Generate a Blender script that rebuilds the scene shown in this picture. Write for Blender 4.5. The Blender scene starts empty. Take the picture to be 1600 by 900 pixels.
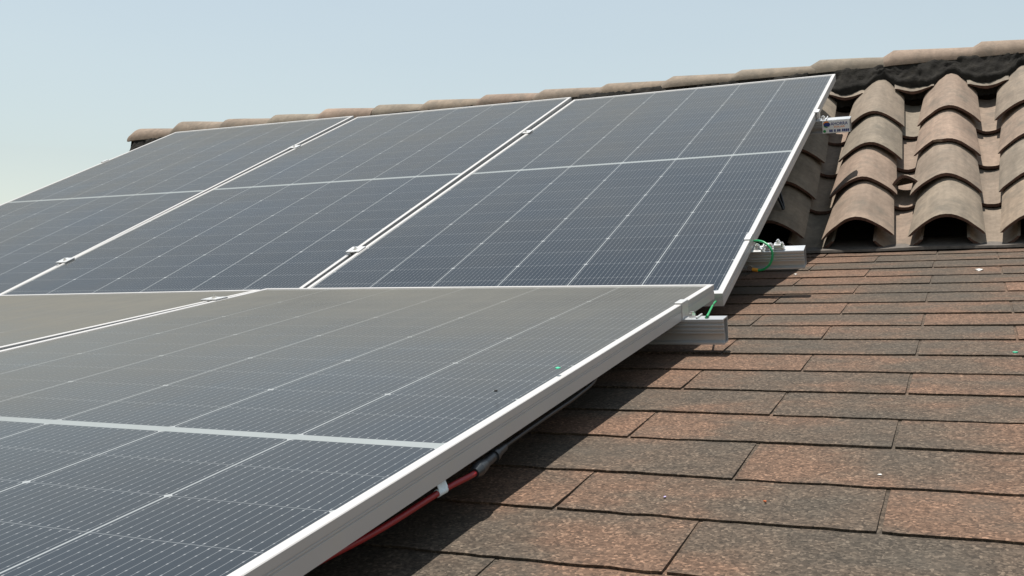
import bpy, bmesh, math, random
from mathutils import Vector, Matrix, noise
import numpy as np

SC = bpy.context.scene
COL = SC.collection
RND = random.Random(7)
R_ = math.radians

# ------------------------------------------------------------------ camera
cam_d = bpy.data.cameras.new("camera")
cam = bpy.data.objects.new("camera", cam_d)
COL.objects.link(cam)
F_PX, PX, PY = 1563.53, 48.39, 76.60
cam_d.sensor_width = 36.0
cam_d.lens = F_PX / 1600.0 * 36.0
cam_d.shift_x = -PX / 1600.0
cam_d.shift_y = PY / 1600.0
cam_d.clip_start = 0.02
cam_d.clip_end = 2000.0
RC = ((0.91952431, 0.39303313, 0.0), (0.00206684, -0.0048355, -0.99998617), (-0.3930277, 0.9195116, -0.0052587))
cam.matrix_world = Matrix((
    (RC[0][0], -RC[1][0], -RC[2][0], 0.49803355),
    (RC[0][1], -RC[1][1], -RC[2][1], -2.1281544),
    (RC[0][2], -RC[1][2], -RC[2][2], -0.07654559),
    (0, 0, 0, 1)))
SC.camera = cam

# ------------------------------------------------------------------ sky, sun, exposure
TO_SUN = Vector((-0.13, 0.061, 1.03)).normalized()
SUN_EL = math.asin(TO_SUN.z)
SUN_ROT = math.atan2(TO_SUN.x, TO_SUN.y)
world = bpy.data.worlds.new("World")
SC.world = world
world.use_nodes = True
wt = world.node_tree
bg = wt.nodes["Background"]
sky = wt.nodes.new("ShaderNodeTexSky")
sky.sky_type = 'NISHITA'
sky.sun_disc = False
sky.sun_elevation = SUN_EL
sky.sun_rotation = SUN_ROT
sky.altitude = 300.0
sky.air_density = 1.95
sky.dust_density = 0.3
sky.ozone_density = 0.3
hs = wt.nodes.new("ShaderNodeHueSaturation")      # hazy tropical air: paler than a clear sky
hs.inputs["Saturation"].default_value = 0.52
hs.inputs["Hue"].default_value = 0.49
tn = wt.nodes.new("ShaderNodeMix"); tn.data_type = 'RGBA'; tn.blend_type = 'MULTIPLY'; tn.inputs[0].default_value = 1.0
tn.inputs[7].default_value = (0.915, 1.0, 1.075, 1)
wt.links.new(sky.outputs[0], tn.inputs[6]); wt.links.new(tn.outputs[2], hs.inputs["Color"]); 
wtc = wt.nodes.new("ShaderNodeTexCoord"); wn = wt.nodes.new("ShaderNodeTexNoise"); wn.inputs["Scale"].default_value = 3.2; wn.inputs["Detail"].default_value = 5
wm = wt.nodes.new("ShaderNodeMapping"); wm.inputs["Scale"].default_value = (1, 1, 3.5); wt.links.new(wtc.outputs["Generated"], wm.inputs[0]); wt.links.new(wm.outputs[0], wn.inputs["Vector"])
wr = wt.nodes.new("ShaderNodeMapRange"); wr.inputs["From Min"].default_value = 0.35; wr.inputs["From Max"].default_value = 0.75; wr.inputs["To Min"].default_value = 0.0; wr.inputs["To Max"].default_value = 0.10
wt.links.new(wn.outputs["Fac"], wr.inputs[0])
wx = wt.nodes.new("ShaderNodeMix"); wx.data_type = 'RGBA'; wx.inputs[7].default_value = (6.4, 7.2, 7.3, 1)      # thin veil of high cloud
wt.links.new(wr.outputs[0], wx.inputs[0]); wt.links.new(hs.outputs[0], wx.inputs[6]); wt.links.new(wx.outputs[2], bg.inputs[0])
bg.inputs[1].default_value = 0.075
sun_d = bpy.data.lights.new("sun", 'SUN')
sun_d.energy = 5.0
sun_d.angle = R_(0.53)
sun_d.color = (1.0, 0.955, 0.89)
sun = bpy.data.objects.new("sun", sun_d)
COL.objects.link(sun)
sun.rotation_euler = TO_SUN.to_track_quat('Z', 'Y').to_euler()
SC.view_settings.view_transform = 'Standard'
SC.view_settings.look = 'None'
SC.view_settings.exposure = 0.6
SC.view_settings.gamma = 1.0
SC.view_settings.use_curve_mapping = False

# ------------------------------------------------------------------ node helpers
def mat(name):
    m = bpy.data.materials.new(name)
    m.use_nodes = True
    nt = m.node_tree
    p = nt.nodes["Principled BSDF"]
    return m, nt, p

class NB:
    """tiny expression builder for shader nodes"""
    def __init__(s, nt): s.nt = nt
    def link(s, a, b): s.nt.links.new(a, b)
    def val(s, x, sock):
        if isinstance(x, (int, float)): sock.default_value = x
        else: s.link(x, sock)
    def m(s, op, a, b=0.0, c=None, clamp=False):
        n = s.nt.nodes.new("ShaderNodeMath"); n.operation = op; n.use_clamp = clamp
        s.val(a, n.inputs[0]); s.val(b, n.inputs[1])
        if c is not None: s.val(c, n.inputs[2])
        return n.outputs[0]
    def coord(s, kind="Object"):
        return s.nt.nodes.new("ShaderNodeTexCoord").outputs[kind]
    def mapping(s, v, scale=(1, 1, 1), loc=(0, 0, 0)):
        n = s.nt.nodes.new("ShaderNodeMapping")
        n.inputs["Scale"].default_value = scale; n.inputs["Location"].default_value = loc
        s.link(v, n.inputs["Vector"]); return n.outputs[0]
    def noise(s, v, scale, detail=3, rough=0.55, out="Fac"):
        n = s.nt.nodes.new("ShaderNodeTexNoise")
        n.inputs["Scale"].default_value = scale; n.inputs["Detail"].default_value = detail
        n.inputs["Roughness"].default_value = rough
        if v is not None: s.link(v, n.inputs["Vector"])
        return n.outputs[out]
    def voro(s, v, scale, out="Distance"):
        n = s.nt.nodes.new("ShaderNodeTexVoronoi"); n.inputs["Scale"].default_value = scale
        if v is not None: s.link(v, n.inputs["Vector"])
        return n.outputs[out]
    def ramp(s, f, stops):
        n = s.nt.nodes.new("ShaderNodeValToRGB"); r = n.color_ramp
        while len(r.elements) < len(stops): r.elements.new(0.5)
        for e, (p, c) in zip(r.elements, stops):
            e.position = p; e.color = (c[0], c[1], c[2], 1) if not isinstance(c, (int, float)) else (c, c, c, 1)
        s.val(f, n.inputs[0]); return n.outputs[0]
    def mix(s, f, a, b, mode='MIX'):
        n = s.nt.nodes.new("ShaderNodeMix"); n.data_type = 'RGBA'; n.blend_type = mode
        s.val(f, n.inputs[0])
        for x, k in ((a, 6), (b, 7)):
            if isinstance(x, tuple): n.inputs[k].default_value = (x[0], x[1], x[2], 1)
            else: s.link(x, n.inputs[k])
        return n.outputs[2]
    def sep(s, v):
        n = s.nt.nodes.new("ShaderNodeSeparateXYZ"); s.link(v, n.inputs[0]); return n.outputs
    def bump(s, h, strength, dist):
        n = s.nt.nodes.new("ShaderNodeBump"); n.inputs["Strength"].default_value = strength
        n.inputs["Distance"].default_value = dist; s.link(h, n.inputs["Height"]); return n.outputs[0]
    def attr(s, name):
        n = s.nt.nodes.new("ShaderNodeAttribute"); n.attribute_name = name; return n.outputs["Fac"]
    def rnd(s):
        return s.nt.nodes.new("ShaderNodeObjectInfo").outputs["Random"]

def simple(name, col, rough=0.5, metal=0.0, var=0.0, vscale=30):
    m, nt, p = mat(name); b = NB(nt)
    p.inputs["Roughness"].default_value = rough; p.inputs["Metallic"].default_value = metal
    if var:
        f = b.noise(b.coord(), vscale, 4)
        lo = tuple(c * (1 - var) for c in col); hi = tuple(min(1, c * (1 + var)) for c in col)
        c = b.ramp(f, [(0.3, lo), (0.7, hi)]); b.link(c, p.inputs["Base Color"])
    else: p.inputs["Base Color"].default_value = (*col, 1)
    return m

# anodised aluminium of frames, clamps, rails
def alu(name, base, metal, rough, streak):
    m, nt, p = mat(name); b = NB(nt)
    v = b.coord()
    f = b.noise(b.mapping(v, streak), 6, 5, 0.6)
    f2 = b.noise(v, 35, 4)
    c = b.ramp(f, [(0.25, tuple(x * 0.93 for x in base)), (0.75, base)])
    c = b.mix(b.m('MULTIPLY', b.ramp(f2, [(0.5, 0.0), (0.75, 1.0)]), 0.25), c, (0.45, 0.42, 0.37))
    b.link(c, p.inputs["Base Color"])
    p.inputs["Metallic"].default_value = metal; p.inputs["Specular IOR Level"].default_value = 0.15
    b.link(b.m('MULTIPLY_ADD', f, 0.15, rough - 0.07), p.inputs["Roughness"])
    return m
M_FRAME = alu("anodised_frame", (0.44, 0.43, 0.42), 0.10, 0.42, (2, 2, 2))
M_RAIL = alu("mill_aluminium_rail", (0.46, 0.47, 0.48), 0.5, 0.32, (3, 3, 3))
M_CLAMP = alu("clamp_aluminium", (0.55, 0.55, 0.545), 0.5, 0.36, (20, 20, 20))
M_STEEL = simple("bolt_steel", (0.72, 0.71, 0.69), 0.25, 0.9)
M_BACK = simple("dark_backsheet", (0.16, 0.16, 0.165), 0.5)
M_BLACK = simple("black_cable_sheath", (0.012, 0.012, 0.013), 0.45)
M_CONN = simple("connector_plastic", (0.015, 0.018, 0.021), 0.4)
M_RED = simple("red_cable_sheath", (0.22, 0.007, 0.010), 0.4)
M_GREEN = simple("green_wire_sheath", (0.01, 0.27, 0.09), 0.4)
M_YELLOW = simple("amber_terminal_sleeve", (0.55, 0.25, 0.02), 0.45)
M_LABEL = simple("pale_tape", (0.62, 0.70, 0.74), 0.5, 0, 0.12, 220)
M_STICK = simple("sticker_white", (0.74, 0.76, 0.78), 0.4)
M_NAVY = simple("sticker_navy_ink", (0.02, 0.045, 0.2), 0.5)
M_ORANGE = simple("sticker_orange_ink", (0.75, 0.25, 0.02), 0.5)
M_GREENINK = simple("sticker_green_ink", (0.03, 0.3, 0.09), 0.5)

# solar cells under dusty textured glass
def cell_glass():
    m, nt, p = mat("solar_cells_under_glass"); b = NB(nt)
    v = b.coord(); x, y, z = b.sep(v)
    PXc, PYc = 0.1845, 0.0925
    def dist(u, pitch):
        q = b.m('DIVIDE', u, pitch)
        return b.m('MULTIPLY', b.m('ABSOLUTE', b.m('SUBTRACT', q, b.m('ROUND', q))), pitch)
    ay = b.m('ABSOLUTE', y)
    yy = b.m('SUBTRACT', ay, 0.0085)
    dcol = dist(x, PXc); drow = dist(yy, PYc); drow2 = dist(yy, PYc * 2)
    dbus = dist(b.m('ADD', x, PXc / 32), PXc / 16); dseg = dist(yy, PYc / 5)
    inside = b.m('GREATER_THAN', yy, 0.0)
    lt = lambda d, w: b.m('LESS_THAN', d, w)
    mid = b.m('SUBTRACT', 1.0, inside)
    col = lt(dcol, 0.00125)
    row = b.m('MULTIPLY', lt(drow, 0.0007), inside)
    bus = lt(dbus, 0.00040)
    pad = b.m('MULTIPLY', lt(dbus, 0.0008), b.m('MULTIPLY', b.m('GREATER_THAN', drow, 0.003), b.m('MAXIMUM', lt(drow, 0.0055), b.m('MULTIPLY', lt(dseg, 0.0011), 0.7))))
    dia = b.m('MULTIPLY', lt(b.m('ADD', dcol, drow2), 0.0052), inside)
    edge = b.m('MAXIMUM', b.m('GREATER_THAN', b.m('ABSOLUTE', x), PXc * 3), b.m('GREATER_THAN', ay, 0.0085 + PYc * 12))
    # slight tone difference from cell to cell
    wn = nt.nodes.new("ShaderNodeTexWhiteNoise"); wn.noise_dimensions = '2D'
    cb = nt.nodes.new("ShaderNodeCombineXYZ")
    b.link(b.m('FLOOR', b.m('DIVIDE', x, PXc)), cb.inputs[0]); b.link(b.m('FLOOR', b.m('DIVIDE', b.m('ADD', y, 5.0), PYc)), cb.inputs[1])
    b.link(cb.outputs[0], wn.inputs["Vector"])
    cell = b.mix(wn.outputs["Value"], (0.008, 0.013, 0.021), (0.011, 0.017, 0.026))
    c = b.mix(b.m('MULTIPLY', row, 0.20), cell, (0.38, 0.4, 0.41))
    c = b.mix(b.m('MULTIPLY', bus, 0.24), c, (0.45, 0.47, 0.48))
    c = b.mix(b.m('MULTIPLY', pad, 0.30), c, (0.55, 0.56, 0.57))
    c = b.mix(col, c, (0.25, 0.265, 0.27))
    c = b.mix(dia, c, (0.30, 0.315, 0.32))
    c = b.mix(mid, c, (0.25, 0.272, 0.272))
    c = b.mix(edge, c, (0.45, 0.46, 0.46))
    # dust film, patchy, with run-off streaks down the slope
    oi = b.rnd()
    vv = nt.nodes.new("ShaderNodeVectorMath"); vv.operation = 'ADD'
    cb2 = nt.nodes.new("ShaderNodeCombineXYZ"); b.link(b.m('MULTIPLY', oi, 40.0), cb2.inputs[0])
    b.link(v, vv.inputs[0]); b.link(cb2.outputs[0], vv.inputs[1]); v2 = vv.outputs[0]
    d1 = b.ramp(b.noise(v2, 2.3, 5, 0.6), [(0.28, 0.0), (0.75, 1.0)]); d2 = b.noise(b.mapping(v2, (9, 1.0, 1)), 3.0, 4, 0.6); d3 = b.noise(v2, 160, 2, 0.7)
    dd = b.m('ADD', b.m('MULTIPLY', d1, 0.5), b.m('ADD', b.m('MULTIPLY', d2, 0.3), b.m('MULTIPLY', d3, 0.2)))
    dust = b.m('MULTIPLY_ADD', dd, 0.10, 0.0, clamp=True)
    spot = b.ramp(b.voro(v2, 26), [(0.0, 1.0), (0.06, 0.0)])
    spotsel = b.ramp(b.noise(v2, 9, 2), [(0.56, 0.0), (0.62, 1.0)])
    dust = b.m('ADD', dust, b.m('MULTIPLY', b.m('MULTIPLY', spot, spotsel), 0.18), clamp=True)
    # a film of dust is seen through a longer path at a flat angle
    lw = nt.nodes.new("ShaderNodeLayerWeight"); lw.inputs[0].default_value = 0.5
    film = b.m('POWER', lw.outputs["Facing"], 9.0)
    dust = b.m('ADD', dust, b.m('MULTIPLY', film, b.m('MULTIPLY_ADD', dd, 3.0, 0.7)), clamp=True)
    b.link(c, p.inputs["Base Color"])
    df = nt.nodes.new("ShaderNodeBsdfDiffuse"); df.inputs["Color"].default_value = (0.120, 0.117, 0.104, 1)
    mx = nt.nodes.new("ShaderNodeMixShader"); b.link(dust, mx.inputs[0])
    b.link(p.outputs[0], mx.inputs[1]); b.link(df.outputs[0], mx.inputs[2])
    b.link(mx.outputs[0], nt.nodes["Material Output"].inputs["Surface"])
    p.inputs["IOR"].default_value = 1.27                     # anti-reflective textured glass
    b.link(b.m('MULTIPLY_ADD', dd, 0.30, 0.05), p.inputs["Roughness"])
    b.link(b.bump(b.noise(v, 900, 1), 0.06, 0.001), p.inputs["Normal"])
    return m
M_GLASS = cell_glass()

def shingle_mat():
    m, nt, p = mat("asphalt_shingle_granules"); b = NB(nt)
    v = b.coord(); t = b.attr("tab_tint")
    big = b.noise(b.mapping(v, (2.6, 3.4, 1)), 1.5, 4, 0.6)
    f = b.m('ADD', b.m('MULTIPLY', t, 0.32), b.m('MULTIPLY', b.ramp(big, [(0.28, 0.0), (0.72, 1.0)]), 0.62))
    base = b.ramp(f, [(0.20, (0.061, 0.049, 0.037)), (0.40, (0.077, 0.056, 0.040)), (0.55, (0.106, 0.065, 0.043)), (0.82, (0.136, 0.080, 0.052))])
    g1 = b.voro(v, 360, "Color"); gs = nt.nodes.new("ShaderNodeSeparateColor"); b.link(g1, gs.inputs[0])
    g = gs.outputs[0]
    speck = b.ramp(g, [(0.0, 0.50), (0.30, 0.78), (0.75, 1.12), (0.93, 1.55), (1.0, 2.1)])
    c = b.mix(1.0, base, speck, 'MULTIPLY')
    n2 = b.noise(v, 70, 4, 0.7)
    c = b.mix(1.0, c, b.ramp(n2, [(0.25, 0.74), (0.75, 1.22)]), 'MULTIPLY')
    # grey weathering patches with lost granules
    w = b.ramp(b.noise(v, 5.5, 5, 0.65), [(0.52, 0.0), (0.72, 0.55)])
    c = b.mix(w, c, (0.064, 0.056, 0.045))
    b.link(c, p.inputs["Base Color"])
    p.inputs["Roughness"].default_value = 0.92; p.inputs["Specular IOR Level"].default_value = 0.25
    h = b.m('ADD', g, b.m('MULTIPLY', n2, 0.8))
    b.link(b.bump(h, 0.55, 0.0016), p.inputs["Normal"])
    return m
M_SHINGLE = shingle_mat()

def tile_mat():
    m, nt, p = mat("weathered_clay_tile"); b = NB(nt)
    v = b.coord("Object"); r = b.rnd()
    vv = nt.nodes.new("ShaderNodeVectorMath"); vv.operation = 'ADD'
    cb = nt.nodes.new("ShaderNodeCombineXYZ"); b.link(b.m('MULTIPLY', r, 57.0), cb.inputs[0]); b.link(b.m('MULTIPLY', r, 13.0), cb.inputs[1])
    b.link(v, vv.inputs[0]); b.link(cb.outputs[0], vv.inputs[1]); v2 = vv.outputs[0]
    hue = b.ramp(r, [(0.0, (0.238, 0.182, 0.132)), (0.3, (0.200, 0.166, 0.126)), (0.65, (0.240, 0.172, 0.128)), (1.0, (0.185, 0.156, 0.120))])
    n1 = b.noise(v2, 7, 5, 0.6); n2 = b.noise(v2, 55, 5, 0.65); n3 = b.noise(b.mapping(v2, (12, 1.3, 12)), 3, 4, 0.6)
    c = b.mix(1.0, hue, b.ramp(n1, [(0.28, 0.74), (0.72, 1.14)]), 'MULTIPLY')
    c = b.mix(1.0, c, b.ramp(n3, [(0.3, 0.84), (0.7, 1.08)]), 'MULTIPLY')
    c = b.mix(1.0, c, b.ramp(n2, [(0.28, 0.80), (0.72, 1.12)]), 'MULTIPLY')
    grime = b.ramp(b.noise(v2, 11, 6, 0.72), [(0.50, 0.0), (0.70, 0.72)])
    c = b.mix(grime, c, (0.10, 0.088, 0.07))
    dots = b.m('MULTIPLY', b.ramp(b.voro(v2, 34), [(0.0, 1.0), (0.10, 0.0)]), b.ramp(b.noise(v2, 8, 2), [(0.55, 0.0), (0.6, 1.0)]))
    c = b.mix(b.m('MULTIPLY', dots, 0.6), c, (0.13, 0.105, 0.08))
    b.link(c, p.inputs["Base Color"]); p.inputs["Roughness"].default_value = 0.88
    p.inputs["Specular IOR Level"].default_value = 0.3
    b.link(b.bump(b.m('ADD', n2, b.m('MULTIPLY', b.noise(v2, 300, 3), 0.5)), 0.35, 0.002), p.inputs["Normal"])
    return m
M_TILE = tile_mat()
M_EDGE = simple("shade_and_dirt_clay", (0.085, 0.045, 0.032), 0.9, 0, 0.4, 60)  # dirt plus painted-in shade, for tile end faces and pan undersides
def mastic():
    m, nt, p = mat("dark_roof_mastic"); b = NB(nt); v = b.coord()
    n1 = b.noise(v, 28, 5, 0.7); n2 = b.noise(v, 7, 4, 0.6)
    c = b.ramp(n1, [(0.3, (0.014, 0.013, 0.012)), (0.60, (0.026, 0.024, 0.021)), (0.8, (0.050, 0.044, 0.036))])
    c = b.mix(b.m('MULTIPLY', b.ramp(n2, [(0.55, 0.0), (0.7, 1.0)]), 0.5), c, (0.060, 0.050, 0.039))
    b.link(c, p.inputs["Base Color"]); p.inputs["Roughness"].default_value = 0.95; p.inputs["Specular IOR Level"].default_value = 0.08
    b.link(b.bump(b.noise(v, 120, 5, 0.7), 0.7, 0.004), p.inputs["Normal"])
    return m
M_MORTAR = mastic()
M_DECK = simple("roofing_felt", (0.02, 0.02, 0.02), 0.9, 0, 0.3, 10)
M_FLASH = simple("weathered_felt_strip", (0.085, 0.072, 0.06), 0.85, 0, 0.3, 60)
M_EARTH = simple("dry_ground", (0.16, 0.14, 0.10), 0.95, 0, 0.4, 0.3)

# ------------------------------------------------------------------ mesh helpers
def link(o, parent=None):
    COL.objects.link(o)
    if parent is not None: o.parent = parent
    return o

def mesh_obj(name, verts, faces, material, parent=None, smooth=None, matrix=None):
    me = bpy.data.meshes.new(name)
    me.from_pydata([tuple(v) for v in verts], [], faces)
    me.materials.append(material)
    bm = bmesh.new(); bm.from_mesh(me)
    bmesh.ops.recalc_face_normals(bm, faces=bm.faces)
    bm.to_mesh(me); bm.free()
    if smooth is not None:
        me.polygons.foreach_set("use_smooth", [True] * len(me.polygons))
        me.set_sharp_from_angle(angle=R_(smooth))
    me.update()
    o = bpy.data.objects.new(name, me)
    link(o, parent)
    if matrix is not None: o.matrix_world = matrix
    return o

def empty(name, matrix):
    o = bpy.data.objects.new(name, None); o.empty_display_size = 0.05
    link(o); o.matrix_world = matrix; return o

def tag(o, label, cat, group=None, kind=None):
    if label: o["label"] = label
    if cat: o["category"] = cat
    if group: o["group"] = group
    if kind: o["kind"] = kind
    return o

class MB:
    def __init__(s): s.v = []; s.f = []
    def add(s, verts, faces):
        k = len(s.v); s.v += [tuple(q) for q in verts]; s.f += [tuple(i + k for i in f) for f in faces]
    def box(s, x0, x1, y0, y1, z0, z1, c=0.0):
        if c <= 0:
            V = [(x, y, z) for z in (z0, z1) for x, y in ((x0, y0), (x1, y0), (x1, y1), (x0, y1))]
            s.add(V, [(0, 3, 2, 1), (4, 5, 6, 7), (0, 1, 5, 4), (1, 2, 6, 5), (2, 3, 7, 6), (3, 0, 4, 7)])
        else:
            bm = bmesh.new(); bmesh.ops.create_cube(bm, size=1.0)
            for q in bm.verts: q.co = Vector(((x0 + x1) / 2 + q.co.x * (x1 - x0), (y0 + y1) / 2 + q.co.y * (y1 - y0), (z0 + z1) / 2 + q.co.z * (z1 - z0)))
            bmesh.ops.bevel(bm, geom=bm.edges[:], offset=c, segments=1, affect='EDGES')
            bm.verts.index_update()
            s.add([q.co[:] for q in bm.verts], [tuple(q.index for q in f.verts) for f in bm.faces]); bm.free()
    def cyl(s, p, axis, r, h, n=12, r2=None):
        a = Vector(axis).normalized(); u = a.orthogonal().normalized(); w = a.cross(u); p = Vector(p)
        r2 = r if r2 is None else r2
        V = [p + (u * math.cos(2 * math.pi * i / n) + w * math.sin(2 * math.pi * i / n)) * r for i in range(n)]
        V += [p + a * h + (u * math.cos(2 * math.pi * i / n) + w * math.sin(2 * math.pi * i / n)) * r2 for i in range(n)]
        F = [(i, (i + 1) % n, n + (i + 1) % n, n + i) for i in range(n)] + [tuple(range(n))[::-1], tuple(range(n, 2 * n))]
        s.add(V, F)
    def tube(s, pts, r, n=10, sub=8):
        P = [Vector(q) for q in pts]; Q = []
        for i in range(len(P) - 1):
            a = P[max(i - 1, 0)]; b = P[i]; c = P[i + 1]; d = P[min(i + 2, len(P) - 1)]
            for k in range(sub):
                t = k / sub
                Q.append(0.5 * ((2 * b) + (c - a) * t + (2 * a - 5 * b + 4 * c - d) * t * t + (3 * b - a - 3 * c + d) * t ** 3))
        Q.append(P[-1]); V = []; F = []
        u = None
        for i, q in enumerate(Q):
            tg = (Q[min(i + 1, len(Q) - 1)] - Q[max(i - 1, 0)]).normalized()
            u = tg.orthogonal().normalized() if u is None else (u - tg * u.dot(tg)).normalized()
            w = tg.cross(u)
            V += [q + (u * math.cos(2 * math.pi * k / n) + w * math.sin(2 * math.pi * k / n)) * r for k in range(n)]
        for i in range(len(Q) - 1):
            for k in range(n):
                F.append((i * n + k, i * n + (k + 1) % n, (i + 1) * n + (k + 1) % n, (i + 1) * n + k))
        F += [tuple(range(n))[::-1], tuple(range((len(Q) - 1) * n, len(Q) * n))]
        s.add(V, F)
    def prism_x(s, outer, x0, x1, inner=None):
        """extrude a y,z profile along x; with inner, a hollow section"""
        n = len(outer)
        V = [(x0, *q) for q in outer] + [(x1, *q) for q in outer]
        F = [(i, (i + 1) % n, n + (i + 1) % n, n + i) for i in range(n)]
        if inner is None: F += [tuple(range(n))[::-1], tuple(range(n, 2 * n))]
        else:
            V += [(x0, *q) for q in inner] + [(x1, *q) for q in inner]
            F += [(2 * n + (i + 1) % n, 2 * n + i, 3 * n + i, 3 * n + (i + 1) % n) for i in range(n)]
            F += [(i, 2 * n + i, 2 * n + (i + 1) % n, (i + 1) % n) for i in range(n)]
            F += [(n + i, n + (i + 1) % n, 3 * n + (i + 1) % n, 3 * n + i) for i in range(n)]
        s.add(V, F)
    def build(s, name, material, parent=None, smooth=None, matrix=None):
        return mesh_obj(name, s.v, s.f, material, parent, smooth, matrix)

# ------------------------------------------------------------------ the planes everything lies on
TB, TF = 0.4446906, 0.4446906 - 0.2585742      # tilt of the back row and of the front row / shingle slope
EX = Vector((1, 0, 0))
EB = Vector((0, math.cos(TB), math.sin(TB))); NB_ = Vector((0, -math.sin(TB), math.cos(TB)))
EF = Vector((0, math.cos(TF), math.sin(TF))); NF = Vector((0, -math.sin(TF), math.cos(TF)))
F0 = Vector((0.00973, -2.33913, -0.39386))
DROP = 0.102                                    # shingles lie this far below the front row's glass
def frame_of(o, ex, ey, ez):
    return Matrix(((ex.x, ey.x, ez.x, o.x), (ex.y, ey.y, ez.y, o.y), (ex.z, ey.z, ez.z, o.z), (0, 0, 0, 1)))
MBACK = frame_of(Vector((0, 0, 0)), EX, EB, NB_)
MFRONT = frame_of(F0, EX, EF, NF)
MSHING = frame_of(F0 - NF * DROP, EX, EF, NF)

# ------------------------------------------------------------------ ground
g = mesh_obj("ground", [(-900, -900, -4.2), (900, -900, -4.2), (900, 900, -4.2), (-900, 900, -4.2)], [(0, 1, 2, 3)], M_EARTH)
tag(g, None, None, kind="structure")

# ------------------------------------------------------------------ shingle roof
def shingle_roof():
    lines = [1.211, 1.341, 1.486, 1.618, 1.756, 1.894, 2.028, 2.166, 2.308, 2.447, 2.599, 2.742, 2.888, 3.036, 3.195, 3.355, 3.515]
    while lines[0] > -2.4: lines.insert(0, lines[0] - 0.137)
    base_i = lines.index(1.341)
    lines.append(3.70)
    X0, X1 = -4.15, 3.4
    rr = random.Random(3)
    V = []; F = []; T = []
    TAB = 0.3325
    for k in range(len(lines) - 1):
        v0, v1 = lines[k], lines[k + 1] + 0.012
        off = 0.2387 if (k - base_i) % 2 == 0 else 0.2387 + TAB / 2
        off += rr.uniform(-0.004, 0.004) - 0.0008 * (k - base_i)
        n0 = math.floor((X0 - off) / TAB); n1 = math.ceil((X1 - off) / TAB)
        # the strip below the slots
        sid = len(V); nn = 60
        for i in range(nn + 1):
            x = X0 + (X1 - X0) * i / nn
            V += [(x, v0 - 0.004, 0.0006), (x, v1, 0.0002)]
        for i in range(nn):
            a = sid + 2 * i; F.append((a, a + 2, a + 3, a + 1)); T.append(0.25)
        for j in range(n0, n1):
            xa = max(X0, off + j * TAB + 0.0024); xb = min(X1, off + (j + 1) * TAB - 0.0024)
            if xb - xa < 0.01: continue
            tint = rr.random()
            tint = 0.5 + (tint - 0.5) * abs(tint - 0.5) * 2.0 if rr.random() < 0.4 else tint
            nx = 20 if xb > -1.2 else 5; ny = 3
            lift = rr.uniform(0.0, 0.0012)
            sk = rr.uniform(-0.0015, 0.0015)
            sid = len(V)
            for a in range(ny + 1):
                for i in range(nx + 1):
                    t = i / nx; x = xa + (xb - xa) * t
                    s = a / ny
                    y = v0 + (v1 - v0) * s
                    if a == 0: y += noise.noise((x * 30, v0 * 7, 1.0)) * 0.0022 + noise.noise((x * 90, v0 * 7, 4.0)) * 0.0014 + sk * (t - 0.5) * 2
                    if i in (0, nx): x += noise.noise((y * 40, j, k)) * 0.0012
                    z = 0.0036 * (1 - s) + 0.0012 * s + lift * (1 - s) + noise.noise((x * 5, y * 5, k)) * 0.0010 * (1 - s)
                    V.append((x, y, z))
            def idx(a, i): return sid + a * (nx + 1) + i
            for a in range(ny):
                for i in range(nx):
                    F.append((idx(a, i), idx(a, i + 1), idx(a + 1, i + 1), idx(a + 1, i))); T.append(tint)
            # butt edge and slot sides: the thickness of the shingle
            low = len(V)
            ring = [idx(0, i) for i in range(nx + 1)]
            V += [(V[q][0], V[q][1] + 0.0012, 0.0001) for q in ring]
            for i in range(nx): F.append((low + i, low + i + 1, ring[i + 1], ring[i])); T.append(0.1)
            for side, top in ((0, [idx(a, 0) for a in range(ny + 1)]), (1, [idx(a, nx) for a in range(ny + 1)])):
                l2 = len(V); V += [(V[q][0], V[q][1], -0.001) for q in top]
                for a in range(ny): F.append((l2 + a, l2 + a + 1, top[a + 1], top[a])); T.append(0.1)
    me = bpy.data.meshes.new("shingle_covering"); me.from_pydata(V, [], F)
    at = me.attributes.new("tab_tint", 'FLOAT', 'FACE'); at.data.foreach_set("value", T)
    me.materials.append(M_SHINGLE); me.update()
    root = empty("shingle_roof", MSHING)
    tag(root, "low pitched roof slope covered in brown and charcoal asphalt shingles", "roof")
    o = bpy.data.objects.new("shingle_covering", me); link(o, root)
    d = MB(); d.box(X0, X1, lines[0] - 0.02, 3.9, -0.12, -0.004); d.build("roof_deck", M_DECK, root)
    # wavy felt strip where the shingles run under the clay tiles
    V = []; F = []
    n = 160
    for i in range(n + 1):
        x = -4.1 + 7.4 * i / n
        w = noise.noise((x * 2.1, 3.3, 0)) * 0.012 + noise.noise((x * 7, 1.3, 0)) * 0.004
        V += [(x, 3.60 + w * 1.2, 0.0075), (x, 3.603 + w * 1.2, 0.014 + abs(w)), (x, 3.74, 0.024 + w * 0.7), (x, 3.98, 0.02)]
    for i in range(n):
        for k in range(3):
            a = i * 4 + k; F.append((a, a + 4, a + 5, a + 1))
    mesh_obj("flashing_strip", V, F, M_FLASH, root, 50)
    return root
shingle_roof()

# ------------------------------------------------------------------ clay tile roof
TT = R_(34.0)
ET = Vector((0, math.cos(TT), math.sin(TT))); NT = Vector((0, -math.sin(TT), math.cos(TT)))
Y_FOOT = 1.225
RISE = 0.070
APEX0 = Vector((0, 1.2, 0.2895))               # crown of the cover tiles at the eave
MT = frame_of(APEX0 - NT * 0.070, EX, ET, NT)   # local z = 0 at the edges of the cover tiles
EXPO = 0.290; PITCH = 0.271; COVER_X = 0.1535

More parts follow.
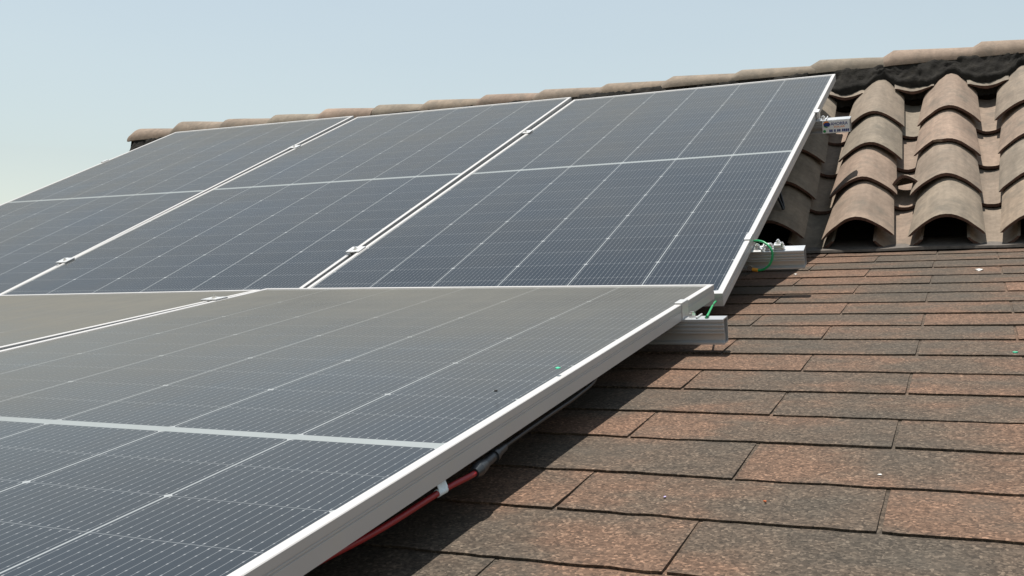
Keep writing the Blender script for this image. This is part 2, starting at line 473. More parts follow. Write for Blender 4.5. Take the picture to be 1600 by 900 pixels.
def barrel(length, w0, w1, rise0, rise1, thick, seed, concave=False, chip=False, ns=8, na=18, flare=0.36):
    """a half-round clay tile along +y, its lower end at y = 0"""
    rr = random.Random(seed)
    V = []; F = []
    for layer in (0, 1):
        for j in range(ns + 1):
            s = j / ns
            w = w0 + (w1 - w0) * s; h = rise0 + (rise1 - rise0) * s
            if layer: w -= 1.5 * thick; h -= thick
            r = (w * w / 4 + h * h) / (2 * h)
            for i in range(na + 1):
                u = math.sin(math.pi * (i / na - 0.5) * 0.8) / math.sin(math.pi * 0.4)
                wob = noise.noise((seed * 3.1 + i * 0.35, s * 2.2, 0.7)) * 0.0018
                x = w / 2 * u
                arc = math.sqrt(max(0.0, r * r - x * x)) - (r - h)
                bell = h * (0.5 + 0.5 * math.cos(math.pi * u))
                z = arc * (1 - flare) + bell * flare + wob
                y = length * s
                if j == 0:
                    y += noise.noise((seed * 1.7 + i * 0.5, 4.0, 0)) * 0.0035
                    if chip: y += 0.030 * max(0.0, min(1.0, (na * 0.40 - i) * 1.6)) + (0.006 if i == int(na * 0.4) else 0)
                if concave: z = -z
                V.append((x, y, z))
    n = (ns + 1) * (na + 1)
    def q(l, j, i): return l * n + j * (na + 1) + i
    for j in range(ns):
        for i in range(na):
            F.append((q(0, j, i), q(0, j, i + 1), q(0, j + 1, i + 1), q(0, j + 1, i)))
            F.append((q(1, j, i), q(1, j + 1, i), q(1, j + 1, i + 1), q(1, j, i + 1)))
        F.append((q(0, j, 0), q(0, j + 1, 0), q(1, j + 1, 0), q(1, j, 0)))
        F.append((q(0, j, na), q(1, j, na), q(1, j + 1, na), q(0, j + 1, na)))
    for i in range(na):
        F.append((q(0, 0, i), q(1, 0, i), q(1, 0, i + 1), q(0, 0, i + 1)))
        F.append((q(0, ns, i), q(0, ns, i + 1), q(1, ns, i + 1), q(1, ns, i)))
    return V, F

tile_root = empty("tile_roof", MT)
tag(tile_root, "steep clay barrel tile roof with a row of ridge tiles above the shingles", "roof")

def shade_dirt_edge(o):
    """the lower end of a fired tile: dirt, plus its shade put into the colour"""
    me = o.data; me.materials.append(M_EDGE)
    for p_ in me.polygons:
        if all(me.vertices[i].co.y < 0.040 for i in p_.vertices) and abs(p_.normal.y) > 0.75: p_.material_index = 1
def place(V, M): return [tuple(M @ Vector(v)) for v in V]
rr = random.Random(11)
far = MB()
TL = 0.362
cols = list(range(-14, 10))
for c in cols:
    cx = COVER_X + c * PITCH
    near = -4 <= c <= 5
    for k in range(4):
        seed = c * 10 + k + 500
        # lower end rides on the tile below: tilt each tile slightly flatter than the slope
        yaw = rr.uniform(-0.018, 0.018); roll = rr.uniform(-0.03, 0.03)
        M = Matrix.Translation((cx + rr.uniform(-0.006, 0.006), k * EXPO + rr.uniform(-0.010, 0.010) - (0.0 if k else 0.0), rr.uniform(0, 0.003))) \
            @ Matrix.Rotation(yaw, 4, 'Z') @ Matrix.Rotation(roll, 4, 'Y') @ Matrix.Rotation(-0.046, 4, 'X')
        chip = (c == 1 and k == 2)
        V, F = barrel(TL if k < 3 else 0.44, 0.226, 0.190, 0.075, 0.066, 0.011, seed, chip=chip, ns=8 if near else 2, na=18 if near else 8)
        V = [(x, y, z - 0.010) for x, y, z in V]
        if near:
            o = mesh_obj("cover_tile", V, F, M_TILE, tile_root, 40)
            o.matrix_local = M; shade_dirt_edge(o)
        else: far.add(place(V, M), F)
    px = cx + PITCH / 2
    for k in range(4):
        seed = c * 10 + k + 900
        yaw = rr.uniform(-0.015, 0.015)
        M = Matrix.Translation((px + rr.uniform(-0.006, 0.006), k * EXPO - 0.008 + rr.uniform(-0.010, 0.010), -0.016 + rr.uniform(0, 0.003))) \
            @ Matrix.Rotation(yaw, 4, 'Z') @ Matrix.Rotation(-0.046, 4, 'X')
        V, F = barrel(TL, 0.150, 0.170, 0.044, 0.050, 0.011, seed, concave=True, flare=0.1, ns=8 if near else 2, na=16 if near else 8)
        if near:
            o = mesh_obj("pan_tile", V, F, M_TILE, tile_root, 40); o.matrix_local = M; shade_dirt_edge(o)
            for p_ in o.data.polygons:                     # underside coloured dark for the shade inside the tile mouths
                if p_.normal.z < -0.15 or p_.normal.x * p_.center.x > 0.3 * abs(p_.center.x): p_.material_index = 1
        else: far.add(place(V, M), F)
    # short filler piece bedded in the mastic at the head of each pan
    M = Matrix.Translation((px + rr.uniform(-0.006, 0.006), 4 * EXPO + 0.035 + rr.uniform(-0.012, 0.006), 0.022)) @ Matrix.Rotation(rr.uniform(-0.05, 0.05), 4, 'Z') \
        @ Matrix.Rotation(rr.uniform(-0.08, 0.08), 4, 'Y')
    V, F = barrel(0.16, 0.15, 0.16, 0.030, 0.032, 0.013, c + 77, concave=True, ns=3 if near else 1, na=12 if near else 6)
    if near:
        o = mesh_obj("filler_tile", V, F, M_TILE, tile_root, 40); o.matrix_local = M; shade_dirt_edge(o)
    else: far.add(place(V, M), F)
o = far.build("tile_field", M_TILE, tile_root, 40); o["kind"] = "stuff"

# broken offcut standing in the pan between two columns
V, F = barrel(0.105, 0.100, 0.085, 0.042, 0.034, 0.010, 5, ns=4, na=12)
na_ = 13; n_ = 5 * na_
F.append(tuple(n_ + 4 * na_ + i for i in range(na_)))     # cap added across its far end to keep light out of the hollow
o = mesh_obj("broken_tile", V, F, M_TILE, None, 40); shade_dirt_edge(o)
o.matrix_world = MT @ Matrix.Translation((COVER_X + PITCH * 0.50, EXPO * 1.18, -0.002)) @ Matrix.Rotation(0.05, 4, 'Z') @ Matrix.Rotation(-0.16, 4, 'Y') @ Matrix.Rotation(-0.38, 4, 'X')
tag(o, "small broken clay tile offcut lying in the gutter between two tile columns", "tile fragment")

# felt deck under the tiles, and the far slope beyond the ridge
INV = MT.inverted()
d = MB(); d.box(-3.80, 2.7, 0.03, 1.46, -0.17, -0.112)
d.build("roof_deck", M_DECK, tile_root)
RIDGE_Y, RIDGE_Z = 2.40, 1.045
def w2t(p): return INV @ Vector(p)
V = [w2t(p) for p in ((-4.08, RIDGE_Y, RIDGE_Z - 0.05), (2.7, RIDGE_Y, RIDGE_Z - 0.05), (2.7, RIDGE_Y + 1.6, RIDGE_Z - 1.1), (-4.08, RIDGE_Y + 1.6, RIDGE_Z - 1.1),
                       (-4.08, RIDGE_Y, RIDGE_Z - 0.16), (2.7, RIDGE_Y, RIDGE_Z - 0.16), (2.7, RIDGE_Y + 1.6, RIDGE_Z - 1.2), (-4.08, RIDGE_Y + 1.6, RIDGE_Z - 1.2))]
mesh_obj("rear_slope", V, [(0, 1, 2, 3), (4, 7, 6, 5), (0, 4, 5, 1), (3, 2, 6, 7), (0, 3, 7, 4), (1, 5, 6, 2)], M_TILE, tile_root)

# ridge tiles: each starts with a bevelled collar over the narrow end of its neighbour
starts = [-4.030, -3.715, -3.388, -3.050, -2.713, -2.395, -2.090, -1.765, -1.449, -1.128, -0.805, -0.490, -0.152, 0.150, 0.491, 0.825, 1.16, 1.49, 1.82, 2.15, 2.48]
tops = [1.121, 1.138, 1.128, 1.122, 1.123, 1.118, 1.114, 1.112, 1.106, 1.106, 1.105, 1.102, 1.113, 1.121, 1.120, 1.118, 1.12, 1.12, 1.12, 1.12, 1.12]
for i, x0 in enumerate(starts[:-1]):
    Ln = starts[i + 1] - x0 + 0.035
    V = []; F = []
    rs = [(0.0, 0.62), (0.014, 0.74), (0.046, 1.0), (0.14, 0.92), (0.24, 0.82), (Ln, 0.69)]
    na = 18
    H = tops[i] - RIDGE_Z
    yo = rr.uniform(-0.008, 0.008); tw = rr.uniform(-0.012, 0.012)
    for layer in (0, 1):
        for (dx, sc) in rs:
            hw = 0.118 * (0.72 + 0.28 * sc) - layer * 0.013; hh = H * sc - layer * 0.013
            for k in range(na + 1):
                t = math.pi * k / na
                ww = noise.noise((x0 * 9 + dx * 5, k * 0.4, 2)) * 0.0016
                V.append(w2t((x0 + dx, RIDGE_Y + yo + tw * (dx - 0.17) - math.cos(t) * (hw + ww), RIDGE_Z - 0.012 + (math.sin(t) ** 0.9) * (hh + 0.012 + ww))))
    nr = len(rs); n = nr * (na + 1)
    def q(l, j, k): return l * n + j * (na + 1) + k
    for j in range(nr - 1):
        for k in range(na):
            F.append((q(0, j, k), q(0, j, k + 1), q(0, j + 1, k + 1), q(0, j + 1, k)))
            F.append((q(1, j, k), q(1, j + 1, k), q(1, j + 1, k + 1), q(1, j, k + 1)))
        F.append((q(0, j, 0), q(0, j + 1, 0), q(1, j + 1, 0), q(1, j, 0)))
        F.append((q(0, j, na), q(1, j, na), q(1, j + 1, na), q(0, j + 1, na)))
    for k in range(na):
        F.append((q(0, 0, k), q(1, 0, k), q(1, 0, k + 1), q(0, 0, k + 1)))
        F.append((q(0, nr - 1, k), q(0, nr - 1, k + 1), q(1, nr - 1, k + 1), q(1, nr - 1, k)))
    mesh_obj("ridge_tile", V, F, M_TILE, tile_root, 28)

# dark mastic packed between the last tiles and the ridge, trowelled and lumpy
V = []; F = []
n = 1300; m_ = 14
def zl(y): return 0.2895 + (y - 1.2) * math.tan(TT)
for i in range(n + 1):
    x = -3.97 + 6.6 * i / n
    ph = ((x - COVER_X) / PITCH) % 1.0
    dc = min(ph, 1 - ph) * PITCH                 # distance to the nearest cover crown
    crown = math.exp(-(dc / 0.055) ** 2)
    nz = lambda s, o: noise.noise((x * s, o, 0.3))
    y1 = 2.266 - 0.030 * (1 - crown) + nz(9, 1) * 0.020 + nz(26, 2) * 0.016 + nz(70, 22) * 0.008
    za = zl(y1) - 0.006 * crown - 0.036 * (1 - crown) + nz(14, 5) * 0.008 + nz(60, 25) * 0.004
    y3, z3 = 2.292, RIDGE_Z + 0.004
    V += [w2t((x, y1 + 0.03, za - 0.08)), w2t((x, y1 + 0.002, za - 0.014))]
    for k in range(m_):
        t = k / (m_ - 1); sm = t * t * (3 - 2 * t)
        y = y1 + 0.006 + (y3 - y1) * t
        z = za + (min(z3, za + 0.12) - za) * (0.35 * t + 0.65 * sm)
        lump = noise.noise((x * 14, t * 2.2, 3.0)) * 0.010 + noise.noise((x * 38, t * 4.5, 5.0)) * 0.007 + noise.noise((x * 95, t * 9, 8.0)) * 0.0045
        lump *= math.sin(math.pi * min(1.0, t * 0.85 + 0.12))
        V.append(w2t((x, y - lump * 0.7, min(z + lump * 0.7, RIDGE_Z + 0.006))))
    V.append(w2t((x, 2.40, RIDGE_Z + 0.010)))
w_ = m_ + 3
for i in range(n):
    for k in range(w_ - 1):
        a = i * w_ + k; F.append((a, a + w_, a + w_ + 1, a + 1))
mesh_obj("mortar_bed", V, F, M_MORTAR, tile_root, 60)
# mastic plug closing the left end of the ridge
V = []; F = []
for i in range(13):
    t = math.pi * i / 12
    V += [w2t((-4.020, RIDGE_Y - math.cos(t) * 0.088, RIDGE_Z - 0.02 + math.sin(t) * 0.065)), w2t((-4.034, RIDGE_Y - math.cos(t) * 0.092, RIDGE_Z - 0.14))]
for i in range(12): F.append((2 * i, 2 * i + 2, 2 * i + 3, 2 * i + 1))
mesh_obj("end_plug", V, F, M_MORTAR, tile_root, 50)

# ------------------------------------------------------------------ solar panels
PW, PL, PH, GAP = 1.134, 2.2778, 0.030, 0.02047
# small misalignments of each panel: lift, roll, pitch, yaw
ADJ = {"B": [(-0.0051, -0.0005, -0.0090, 0.0065), (-0.0002, -0.0051, 0.0004, -0.0019), (0.0054, -0.0065, 0.0086, -0.0056)],
       "F": [(-0.0043, -0.0094, 0.0027, -0.0029), (0.0043, 0.0018, -0.0025, -0.0095)]}
def panel_matrix(row, i):
    base = MBACK if row == "B" else MFRONT
    dz, ro, pi_, ya = ADJ[row][i]
    ex = Vector((1, ya, ro)).normalized(); ey = Vector((-ya, 1, pi_)); ey = (ey - ex * ey.dot(ex)).normalized(); ez = ex.cross(ey)
    return base @ frame_of(Vector((-PW / 2 - i * (PW + GAP), PL / 2, dz)), ex, ey, ez)
def panel_top(row, i, x, y):
    dz, ro, pi_, ya = ADJ[row][i]
    return dz + ro * (x + PW / 2 + i * (PW + GAP)) + pi_ * (y - PL / 2)

def make_panel():
    root = empty("solar_module", Matrix.Identity(4))
    # frame profile: (distance in from the outer face, height), with two shallow grooves on the outer face
    prof = [(0.0, -0.0300), (0.0, -0.0142), (0.0010, -0.0138), (0.0010, -0.0128), (0.0, -0.0124), (0.0, -0.0112), (0.0009, -0.0108), (0.0009, -0.0098),
            (0.0, -0.0094), (0.0, -0.0009), (0.0009, 0.0), (0.0112, 0.0), (0.0120, -0.0010), (0.0120, -0.0018), (0.0020, -0.0018), (0.0020, -0.0285), (0.0240, -0.0285), (0.0240, -0.0300)]
    V = []; F = []
    hx, hy = PW / 2, PL / 2
    n = len(prof)
    for (sx, sy) in ((1, -1), (1, 1), (-1, 1), (-1, -1)):
        V += [(sx * (hx - d), sy * (hy - d), z) for d, z in prof]
    for c in range(4):
        a, b = c * n, ((c + 1) % 4) * n
        for k in range(n):
            F.append((a + k, b + k, b + (k + 1) % n, a + (k + 1) % n))
    mesh_obj("frame", V, F, M_FRAME, root)
    m = MB(); x, y = hx - 0.0022, hy - 0.0022
    m.add([(-x, -y, -0.0019), (x, -y, -0.0019), (x, y, -0.0019), (-x, y, -0.0019)], [(0, 1, 2, 3)])
    m.build("cell_glass", M_GLASS, root)
    m = MB(); m.box(-x, x, -y, y, -0.0062, -0.0052); m.box(-0.06, 0.06, -0.05, 0.05, -0.024, -0.0064)
    m.build("backsheet", M_BACK, root)
    return root
def copy_tree(src):
    c = src.copy(); COL.objects.link(c)
    for ch in src.children:
        d = ch.copy(); COL.objects.link(d); d.parent = c
    return c
panel0 = make_panel()
labels = [("B", 0, "large dark panel nearest the bare clay tiles, top right of the array"),
          ("B", 1, "middle dark panel of the upper row, below the ridge tiles"),
          ("B", 2, "far left dark panel of the upper row, its left edge against the sky"),
          ("F", 0, "nearest dusty panel lying low above the shingles, red cable under its edge"),
          ("F", 1, "dusty panel at the left of the lower row, mostly seen as a beige wedge")]
for k, (row, i, lab) in enumerate(labels):
    o = panel0 if k == 0 else copy_tree(panel0)
    o.matrix_world = panel_matrix(row, i)
    tag(o, lab, "solar panel", "solar panels on the roof")

# ------------------------------------------------------------------ rails
RW, RH = 0.034, 0.047
def rail_profile():
    w = RW
    out = [(0.0010, 0), (0, -0.0012), (0, -0.0060), (0.0030, -0.0072), (0.0030, -0.0090), (0, -0.0108), (0, -0.0135), (0.0030, -0.0147), (0.0030, -0.0165), (0, -0.0183), (0, -0.0212),
           (0.0026, -0.0222), (0.0026, -0.0236), (0, -0.0250), (0, -0.0268), (0.0085, -0.0278), (0.0085, -0.0400), (0.0, -0.0436), (0.0, -0.0470), (w, -0.0470), (w, 0)]
    inn = []
    for y, z in out:
        inn.append((min(max(y + 0.0022, 0.0052), w - 0.0025), min(max(z, -0.0445), -0.0025)))
    return out, inn
def rail(base, x0, x1, yf, ztop, slope, label, feet):
    """front lower edge at plane coordinate yf, its right end at x1"""
    ex = Vector((1, 0, slope)).normalized(); ez = Vector((-slope, 0, 1)).normalized()
    root = empty("mounting_rail", base @ frame_of(Vector((x1, yf, ztop)), ex, Vector((0, 1, 0)), ez))
    tag(root, label, "rail", "aluminium rails under the panels")
    o, i = rail_profile(); m = MB(); m.prism_x(o, x0 - x1, 0.0, i); m.build("extrusion", M_RAIL, root)
    for fx, h in feet:
        f = MB(); f.box(fx - 0.02, fx + 0.02, RW + 0.0005, RW + 0.006, -RH - h, -0.008, 0.001); f.box(fx - 0.02, fx + 0.02, RW + 0.007, RW + 0.06, -RH - h, -RH - h + 0.005, 0.001)
        f.build("foot_bracket", M_CLAMP, root)
    return root
rail_low = rail(MFRONT, -2.36, 0.0797, 2.0193, -0.0340, 0.0, "short stub of silver rail beside the nearest panel's clamp, lowest of the three rails", [(-0.5, 0.024), (-1.7, 0.024)])
rail_mid = rail(MBACK, -3.52, 0.1300, 0.3385, -0.0305, 0.0, "silver rail end carrying a row of bolts and a looped green wire", [(-0.5, 0.02), (-1.7, 0.02), (-2.9, 0.02)])
rail_top = rail(MBACK, -3.52, 0.1125, 1.6180, -0.0385, -0.0055, "silver rail end with a small white printed sticker, highest of the three rails", [(-0.5, 0.17), (-1.7, 0.17), (-2.9, 0.17)])

# printed sticker on the end of the top rail
def text_mesh(txt, size, bold=0.0):
    cu = bpy.data.curves.new("t", 'FONT'); cu.body = txt; cu.size = size; cu.offset = bold; cu.resolution_u = 3
    cu.align_x = 'LEFT'
    ob = bpy.data.objects.new("t", cu); COL.objects.link(ob)
    dg = bpy.context.evaluated_depsgraph_get()
    me = bpy.data.meshes.new_from_object(ob.evaluated_get(dg))
    bpy.data.objects.remove(ob); 
    return me
st = MB(); st.box(-0.094, -0.002, -0.0006, -0.0001, -0.0462, -0.0010)
sticker = st.build("sticker", M_STICK, rail_top)
sticker["label"] = "white printed sticker wrapped on the rail end"
def put_text(txt, name, x0, x1, z0, h, material, bold=0.0003):
    me = text_mesh(txt, 0.02, bold)
    xs = [v.co.x for v in me.vertices]; ys = [v.co.y for v in me.vertices]
    sx = (x1 - x0) / (max(xs) - min(xs)); sy = h / (max(ys) - min(ys)); mx, my = min(xs), min(ys)
    for v in me.vertices:
        v.co = Vector((x0 + (v.co.x - mx) * sx, -0.0009, z0 + (v.co.y - my) * sy))
    me.materials.clear(); me.materials.append(material); me.name = name
    o = bpy.data.objects.new(name, me); link(o, sticker)
put_text("AHORRA", "lettering", -0.066, -0.008, -0.0195, 0.0115, M_NAVY, 0.0004)
put_text("SOLAR", "lettering", -0.055, -0.018, -0.0275, 0.0058, M_ORANGE)
num = MB()
xx = -0.071
for grp in (2, 1, 2, 4):                         # the telephone number, too small to read
    for _ in range(grp):
        num.box(xx, xx + 0.0050, -0.0012, -0.0009, -0.0425, -0.0335); num.box(xx + 0.0015, xx + 0.0035, -0.0013, -0.0012, -0.0412, -0.0390)
        xx += 0.0062
    xx += 0.0040
num.build("printed_number", M_NAVY, sticker)
lg = MB(); lg.cyl((-0.080, -0.0007, -0.0135), (0, -1, 0), 0.0105, 0.0003, 24); lg.build("sun_emblem", M_ORANGE, sticker)
lg = MB(); lg.add([(-0.0905, -0.0012, -0.0150), (-0.0845, -0.0012, -0.0085), (-0.0715, -0.0012, -0.0085), (-0.0665, -0.0012, -0.0140), (-0.0700, -0.0012, -0.0225), (-0.0850, -0.0012, -0.0225)], [(0, 1, 2, 3, 4, 5)])
lg.build("house_emblem", M_NAVY, sticker)
lg = MB(); lg.cyl((-0.087, -0.0007, -0.0385), (0, -1, 0), 0.0050, 0.0004, 20); lg.add([(-0.0905, -0.0011, -0.0165), (-0.087, -0.0014, -0.0205), (-0.073, -0.0014, -0.0255), (-0.080, -0.0014, -0.0268), (-0.088, -0.0011, -0.0235)], [(0, 1, 2, 3, 4)])
lg.build("green_emblem", M_GREENINK, sticker)

# ------------------------------------------------------------------ clamps
def mid_clamp_mesh():
    m = MB(); L2 = 0.021
    w = GAP / 2
    # two wings resting on the frames, a sunk channel between them
    m.box(-w - 0.0125, -w + 0.0035, -L2, L2, 0.0003, 0.0038, 0.0006)
    m.box(w - 0.0035, w + 0.0125, -L2, L2, 0.0003, 0.0038, 0.0006)
    m.box(-w + 0.0036, w - 0.0036, -L2, L2, 0.0000, 0.0033, 0.0005)
    m.box(-w + 0.0012, -w + 0.0034, -L2, L2, -0.022, 0.0002); m.box(w - 0.0034, w - 0.0012, -L2, L2, -0.022, 0.0002)
    return m
def end_clamp_mesh():
    m = MB(); L2 = 0.020
    m.box(-0.0105, 0.0045, -L2, L2, 0.0003, 0.0034, 0.0006)      # lip over the frame
    m.box(0.0009, 0.0044, -L2, L2, -0.0296, 0.0002, 0.0004)        # upright against the frame side
    m.box(0.0045, 0.0310, -L2, L2, -0.0330, -0.0297, 0.0005)       # foot on the rail
    m.box(0.0280, 0.0312, -L2, L2, -0.0296, -0.0235, 0.0005)
    return m
def bolt_mesh(x, y, z, r=0.0065, h=0.0055, washer=True):
    m = MB()
    if washer: m.cyl((x, y, z), (0, 0, 1), r * 1.5, 0.0014, 16)
    m.cyl((x, y, z + 0.0014), (0, 0, 1), r, h, 6)
    m.cyl((x, y, z + 0.0014 + h), (0, 0, 1), r * 0.55, 0.0030, 10)
    return m
def clamp(row, panel, x, y, kind, label, flip=False):
    base = MBACK if row == "B" else MFRONT
    z = panel_top(row, panel, x if kind == "end" else x + 0.02, y)
    M = base @ Matrix.Translation((x, y, z))
    if flip: M = M @ Matrix.Rotation(math.pi, 4, 'Z')
    root = empty("panel_clamp", M)
    tag(root, label, "clamp", "mid clamps" if kind == "mid" else "end clamps")
    if kind == "mid":
        mid_clamp_mesh().build("clamp_body", M_CLAMP, root)
        bolt_mesh(0, 0, 0.0034, 0.0045, 0.0030).build("bolt", M_STEEL, root)
    else:
        end_clamp_mesh().build("clamp_body", M_CLAMP, root)
        bolt_mesh(0.0165, 0, -0.0296, 0.0068, 0.0085).build("bolt", M_STEEL, root)
    return root
gx = lambda k: -k * PW - (k - 0.5) * GAP
clamp("B", 0, gx(1), 1.7011, "mid", "upper clamp in the seam beside the panel nearest the clay tiles")
clamp("B", 0, gx(1), 0.3683, "mid", "lower clamp in the seam beside the panel nearest the clay tiles")
clamp("B", 1, gx(2), 1.7436, "mid", "upper clamp in the seam of the far left panel, below the ridge")
clamp("B", 1, gx(2), 0.3707, "mid", "clamp low in the far left seam, near the left edge of the photo")
clamp("F", 0, gx(1) + 0.0097 * 0, 2.1050, "mid", "winged clamp on the seam between the two dusty lower panels")
clamp("B", 2, -3 * PW - 2 * GAP, 1.7512, "end", "clamp on the outer left edge of the upper row, against the sky", True)
clamp("B", 0, 0.0035, 1.640, "end", "small end clamp and bolt beside the white sticker")
clamp("B", 0, 0.0015, 0.3530, "end", "end clamp above the rail with the green wire loop")
clamp("F", 0, 0.0005, 2.0420, "end", "end clamp with a bolt on the nearest dusty panel's edge")

# ------------------------------------------------------------------ earthing hardware on the middle rail
def on_back(x, y, z): return MBACK @ Vector((x, y, z))
lug = empty("grounding_lug", MBACK @ Matrix.Translation((0.062, 0.355, -0.0302)))
tag(lug, "bright earthing lug with small bolts on the middle rail end", "lug")
m = MB(); m.box(-0.026, 0.020, -0.012, 0.012, 0.0, 0.004, 0.0006); m.box(-0.004, 0.016, -0.010, 0.010, 0.0042, 0.013, 0.001); m.box(-0.024, -0.016, -0.010, 0.010, 0.0042, 0.012, 0.0008)
m.build("lug_body", M_CLAMP, lug)
bolt_mesh(-0.012, -0.002, 0.0042, 0.0055, 0.007).build("bolt", M_STEEL, lug)
bolt_mesh(0.006, 0.003, 0.0132, 0.005, 0.005).build("bolt", M_STEEL, lug)
bolt_mesh(0.017, -0.006, 0.0042, 0.0045, 0.010).build("bolt", M_STEEL, lug)

wire = empty("grounding_wire", MBACK @ Matrix.Translation((0.05, 0.33, -0.04)))
tag(wire, "green earth wire looping over the bolts of the middle rail", "wire")
m = MB(); P = [(-0.050, 0.055, 0.020), (-0.030, 0.030, 0.030), (-0.010, 0.012, 0.030), (0.006, -0.002, 0.018), (0.008, -0.008, 0.000), (0.000, -0.010, -0.018), (-0.016, -0.009, -0.030), (-0.030, -0.008, -0.032)]
m.tube(P, 0.0028); m.build("wire_sheath", M_GREEN, wire, 60)
m = MB(); m.tube([(-0.029, -0.008, -0.032), (-0.036, -0.007, -0.031), (-0.043, -0.006, -0.030)], 0.0046); m.build("terminal_sleeve", M_YELLOW, wire, 60)
m = MB(); m.cyl((-0.049, -0.0005, -0.026), (0, -1, 0), 0.006, 0.006, 12); m.build("terminal_screw", M_STEEL, wire, 40)

w2 = MB()
A = Vector((0.0563, -0.3280, -0.0457)); B = Vector((-0.0315, 0.1200, -0.0018))
w2.tube([A + Vector((-0.006, 0.004, -0.006)), A, A.lerp(B, 0.5) + Vector((0, 0, 0.003)), B, B + Vector((-0.03, 0.05, 0.004))], 0.0021)
o = w2.build("jumper_wire", M_GREEN, None, 60)
tag(o, "short green jumper wire rising from the lowest rail stub", "wire")

# ------------------------------------------------------------------ cables under the nearest panel
red = empty("solar_cable", Matrix.Translation((0.004, -1.235, -0.237)))
tag(red, "red solar cable with pale tape hanging under the nearest panel's edge", "cable")
O = Vector((0.004, -1.235, -0.237))
pts = [(-0.060, -1.62, -0.300), (-0.035, -1.50, -0.290), (-0.013, -1.409, -0.2715), (0.000, -1.337, -0.2570), (0.004, -1.235, -0.2385), (0.012, -1.186, -0.2290), (0.012, -1.170, -0.2260)]
m = MB(); m.tube([Vector(q) - O for q in pts], 0.0033, 12); m.build("cable_sheath", M_RED, red, 60)
m = MB()
c0 = Vector((0.0032, -1.243, -0.2400)) - O; c1 = Vector((0.0046, -1.228, -0.2372)) - O
m.tube([c0, (c0 + c1) / 2, c1], 0.0042, 12)
ax = (c1 - c0).normalized()
up = Vector((-0.25, 0.0, 0.97)); pp = c0 - up * 0.002
m.add([c0 + up * 0.003 + Vector((0.004, 0, 0)), c1 + up * 0.003 + Vector((0.004, 0, 0)), c1 + up * 0.024, c0 + up * 0.024,
       c0 + up * 0.003 + Vector((0.003, 0, 0)), c1 + up * 0.003 + Vector((0.003, 0, 0)), c1 + up * 0.024 + Vector((-0.001, 0, 0)), c0 + up * 0.024 + Vector((-0.001, 0, 0))],
      [(0, 1, 2, 3), (7, 6, 5, 4), (0, 4, 5, 1), (1, 5, 6, 2), (2, 6, 7, 3), (3, 7, 4, 0)])
m.build("tape_marker", M_LABEL, red, 50)

con = empty("cable_connector", Matrix.Translation((0.009, -1.13, -0.218)))
tag(con, "dark grey plug connector joining the red cable to a black one", "connector")
O = Vector((0.009, -1.13, -0.218)); d = (Vector((0.002, -1.061, -0.2045)) - Vector((0.012, -1.178, -0.2275))); Lc = d.length; d.normalize(); s = Vector((0.012, -1.178, -0.2275)) - O
m = MB(); m.cyl(s, d, 0.0058, 0.012, 16, 0.0082); m.cyl(s + d * 0.0121, d, 0.0082, 0.016, 16, 0.0070); m.build("plug_nut", M_CONN, con, 40)
m = MB(); m.cyl(s + d * 0.0283, d, 0.0056, 0.030, 14); m.cyl(s + d * 0.0584, d, 0.0074, 0.007, 14); m.cyl(s + d * 0.0655, d, 0.0060, 0.028, 14, 0.0048); m.build("plug_body", M_CONN, con, 40)
m = MB(); m.tube([Vector(q) - O for q in ((0.003, -1.085, -0.2095), (0.003, -1.03, -0.1985), (0.004, -0.953, -0.183), (0.006, -0.860, -0.164), (0.0, -0.77, -0.143), (-0.05, -0.68, -0.12))], 0.0027, 10)
m.build("black_lead", M_BLACK, con, 60)

bl = MB(); bl.tube([(-0.16, 1.33, 0.56), (-0.125, 1.31, 0.43), (-0.088, 1.285, 0.350), (-0.083, 1.281, 0.334)], 0.0042); bl.tube([(-0.12, 1.36, 0.56), (-0.105, 1.32, 0.43), (-0.083, 1.29, 0.352), (-0.0815, 1.284, 0.336)], 0.0042)
o = bl.build("dangling_cable", M_BLACK, None, 60)
tag(o, "black cable ends dangling under the upper panel before a shaded tile", "cable")

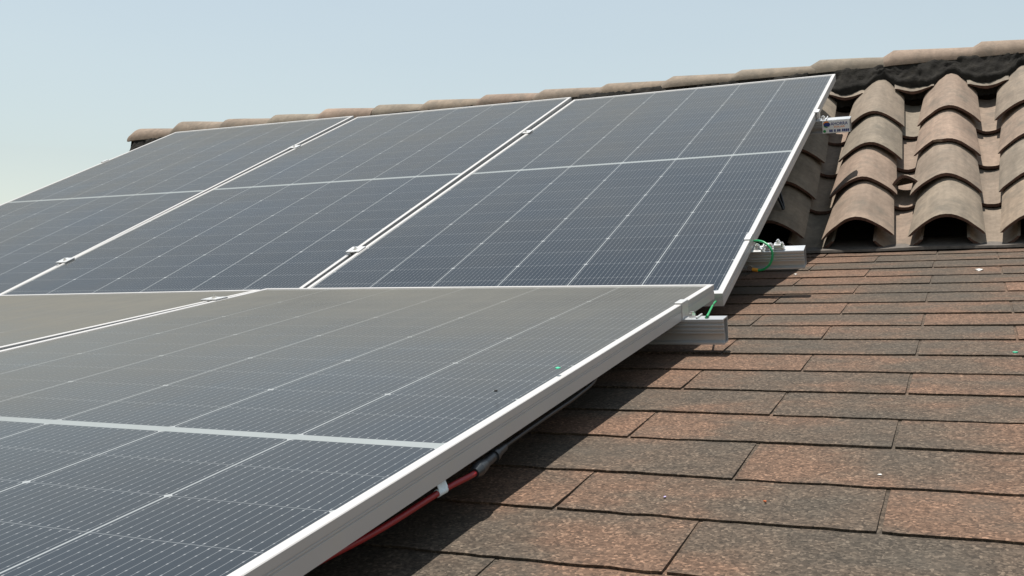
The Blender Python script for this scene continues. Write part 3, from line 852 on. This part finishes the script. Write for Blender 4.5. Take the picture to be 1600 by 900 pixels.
# ------------------------------------------------------------------ litter on the roof
def chip(name, plane, x, y, z, sx, sy, sz, material, label, cat, seed):
    bm = bmesh.new(); bmesh.ops.create_icosphere(bm, subdivisions=1, radius=0.5)
    r2 = random.Random(seed)
    for q in bm.verts: q.co = Vector((q.co.x * sx * r2.uniform(0.6, 1.3), q.co.y * sy * r2.uniform(0.6, 1.3), max(-0.2, q.co.z) * sz * r2.uniform(0.7, 1.3)))
    me = bpy.data.meshes.new(name); bm.to_mesh(me); bm.free(); me.materials.append(material)
    o = bpy.data.objects.new(name, me); link(o); o.matrix_world = plane @ Matrix.Translation((x, y, z)) @ Matrix.Rotation(r2.uniform(0, 6), 4, 'Z')
    tag(o, label, cat)
W_ = simple("white_chip", (0.62, 0.6, 0.56), 0.8); G_ = simple("green_plastic", (0.02, 0.36, 0.2), 0.5); O_ = simple("rust_chip", (0.33, 0.08, 0.02), 0.8); L_ = simple("lilac_plastic", (0.36, 0.3, 0.5), 0.6); D_ = simple("dark_bit", (0.01, 0.01, 0.01), 0.7)
def on_sh(p): q = MSHING.inverted() @ Vector(p); return q.x, q.y
for nm, p, s, mt, lab, cat in (
    ("mortar_crumb", (0.518, 0.734, 0.085), (0.020, 0.022, 0.009), W_, "white crumb of mortar on the far shingles below the tile eave", "crumb"),
    ("paint_flake", (0.406, -0.965, -0.235), (0.006, 0.004, 0.002), W_, "tiny pale flake on a near charcoal shingle", "flake"),
    ("plastic_scrap", (0.566, -0.307, -0.111), (0.007, 0.010, 0.004), G_, "bright green plastic scrap at the right edge of the shingles", "scrap"),
    ("rust_flake", (0.300, -1.072, -0.255), (0.0045, 0.004, 0.003), O_, "tiny rust coloured flake on a near brown shingle", "flake"),
    ("lilac_scrap", (0.193, -1.078, -0.256), (0.004, 0.004, 0.002), L_, "tiny lilac scrap on the brown shingle near the bottom", "scrap"),
    ("gravel_crumb", (0.047, 0.726, 0.084), (0.009, 0.012, 0.006), W_, "pale crumb beside the shadow of the middle rail", "crumb")):
    x, y = on_sh(p); chip(nm, MSHING, x, y, 0.0045, *s, mt, lab, cat, len(nm))
chip("leaf_scrap", MFRONT, -0.010, 1.452, 0.001, 0.011, 0.008, 0.003, G_, "small green scrap at the edge of the nearest dusty panel", "scrap", 3)
chip("dead_fly", MFRONT, -0.045, 1.335, -0.002, 0.004, 0.005, 0.004, D_, "tiny dark speck like a dead fly on the nearest dusty panel", "insect", 4)
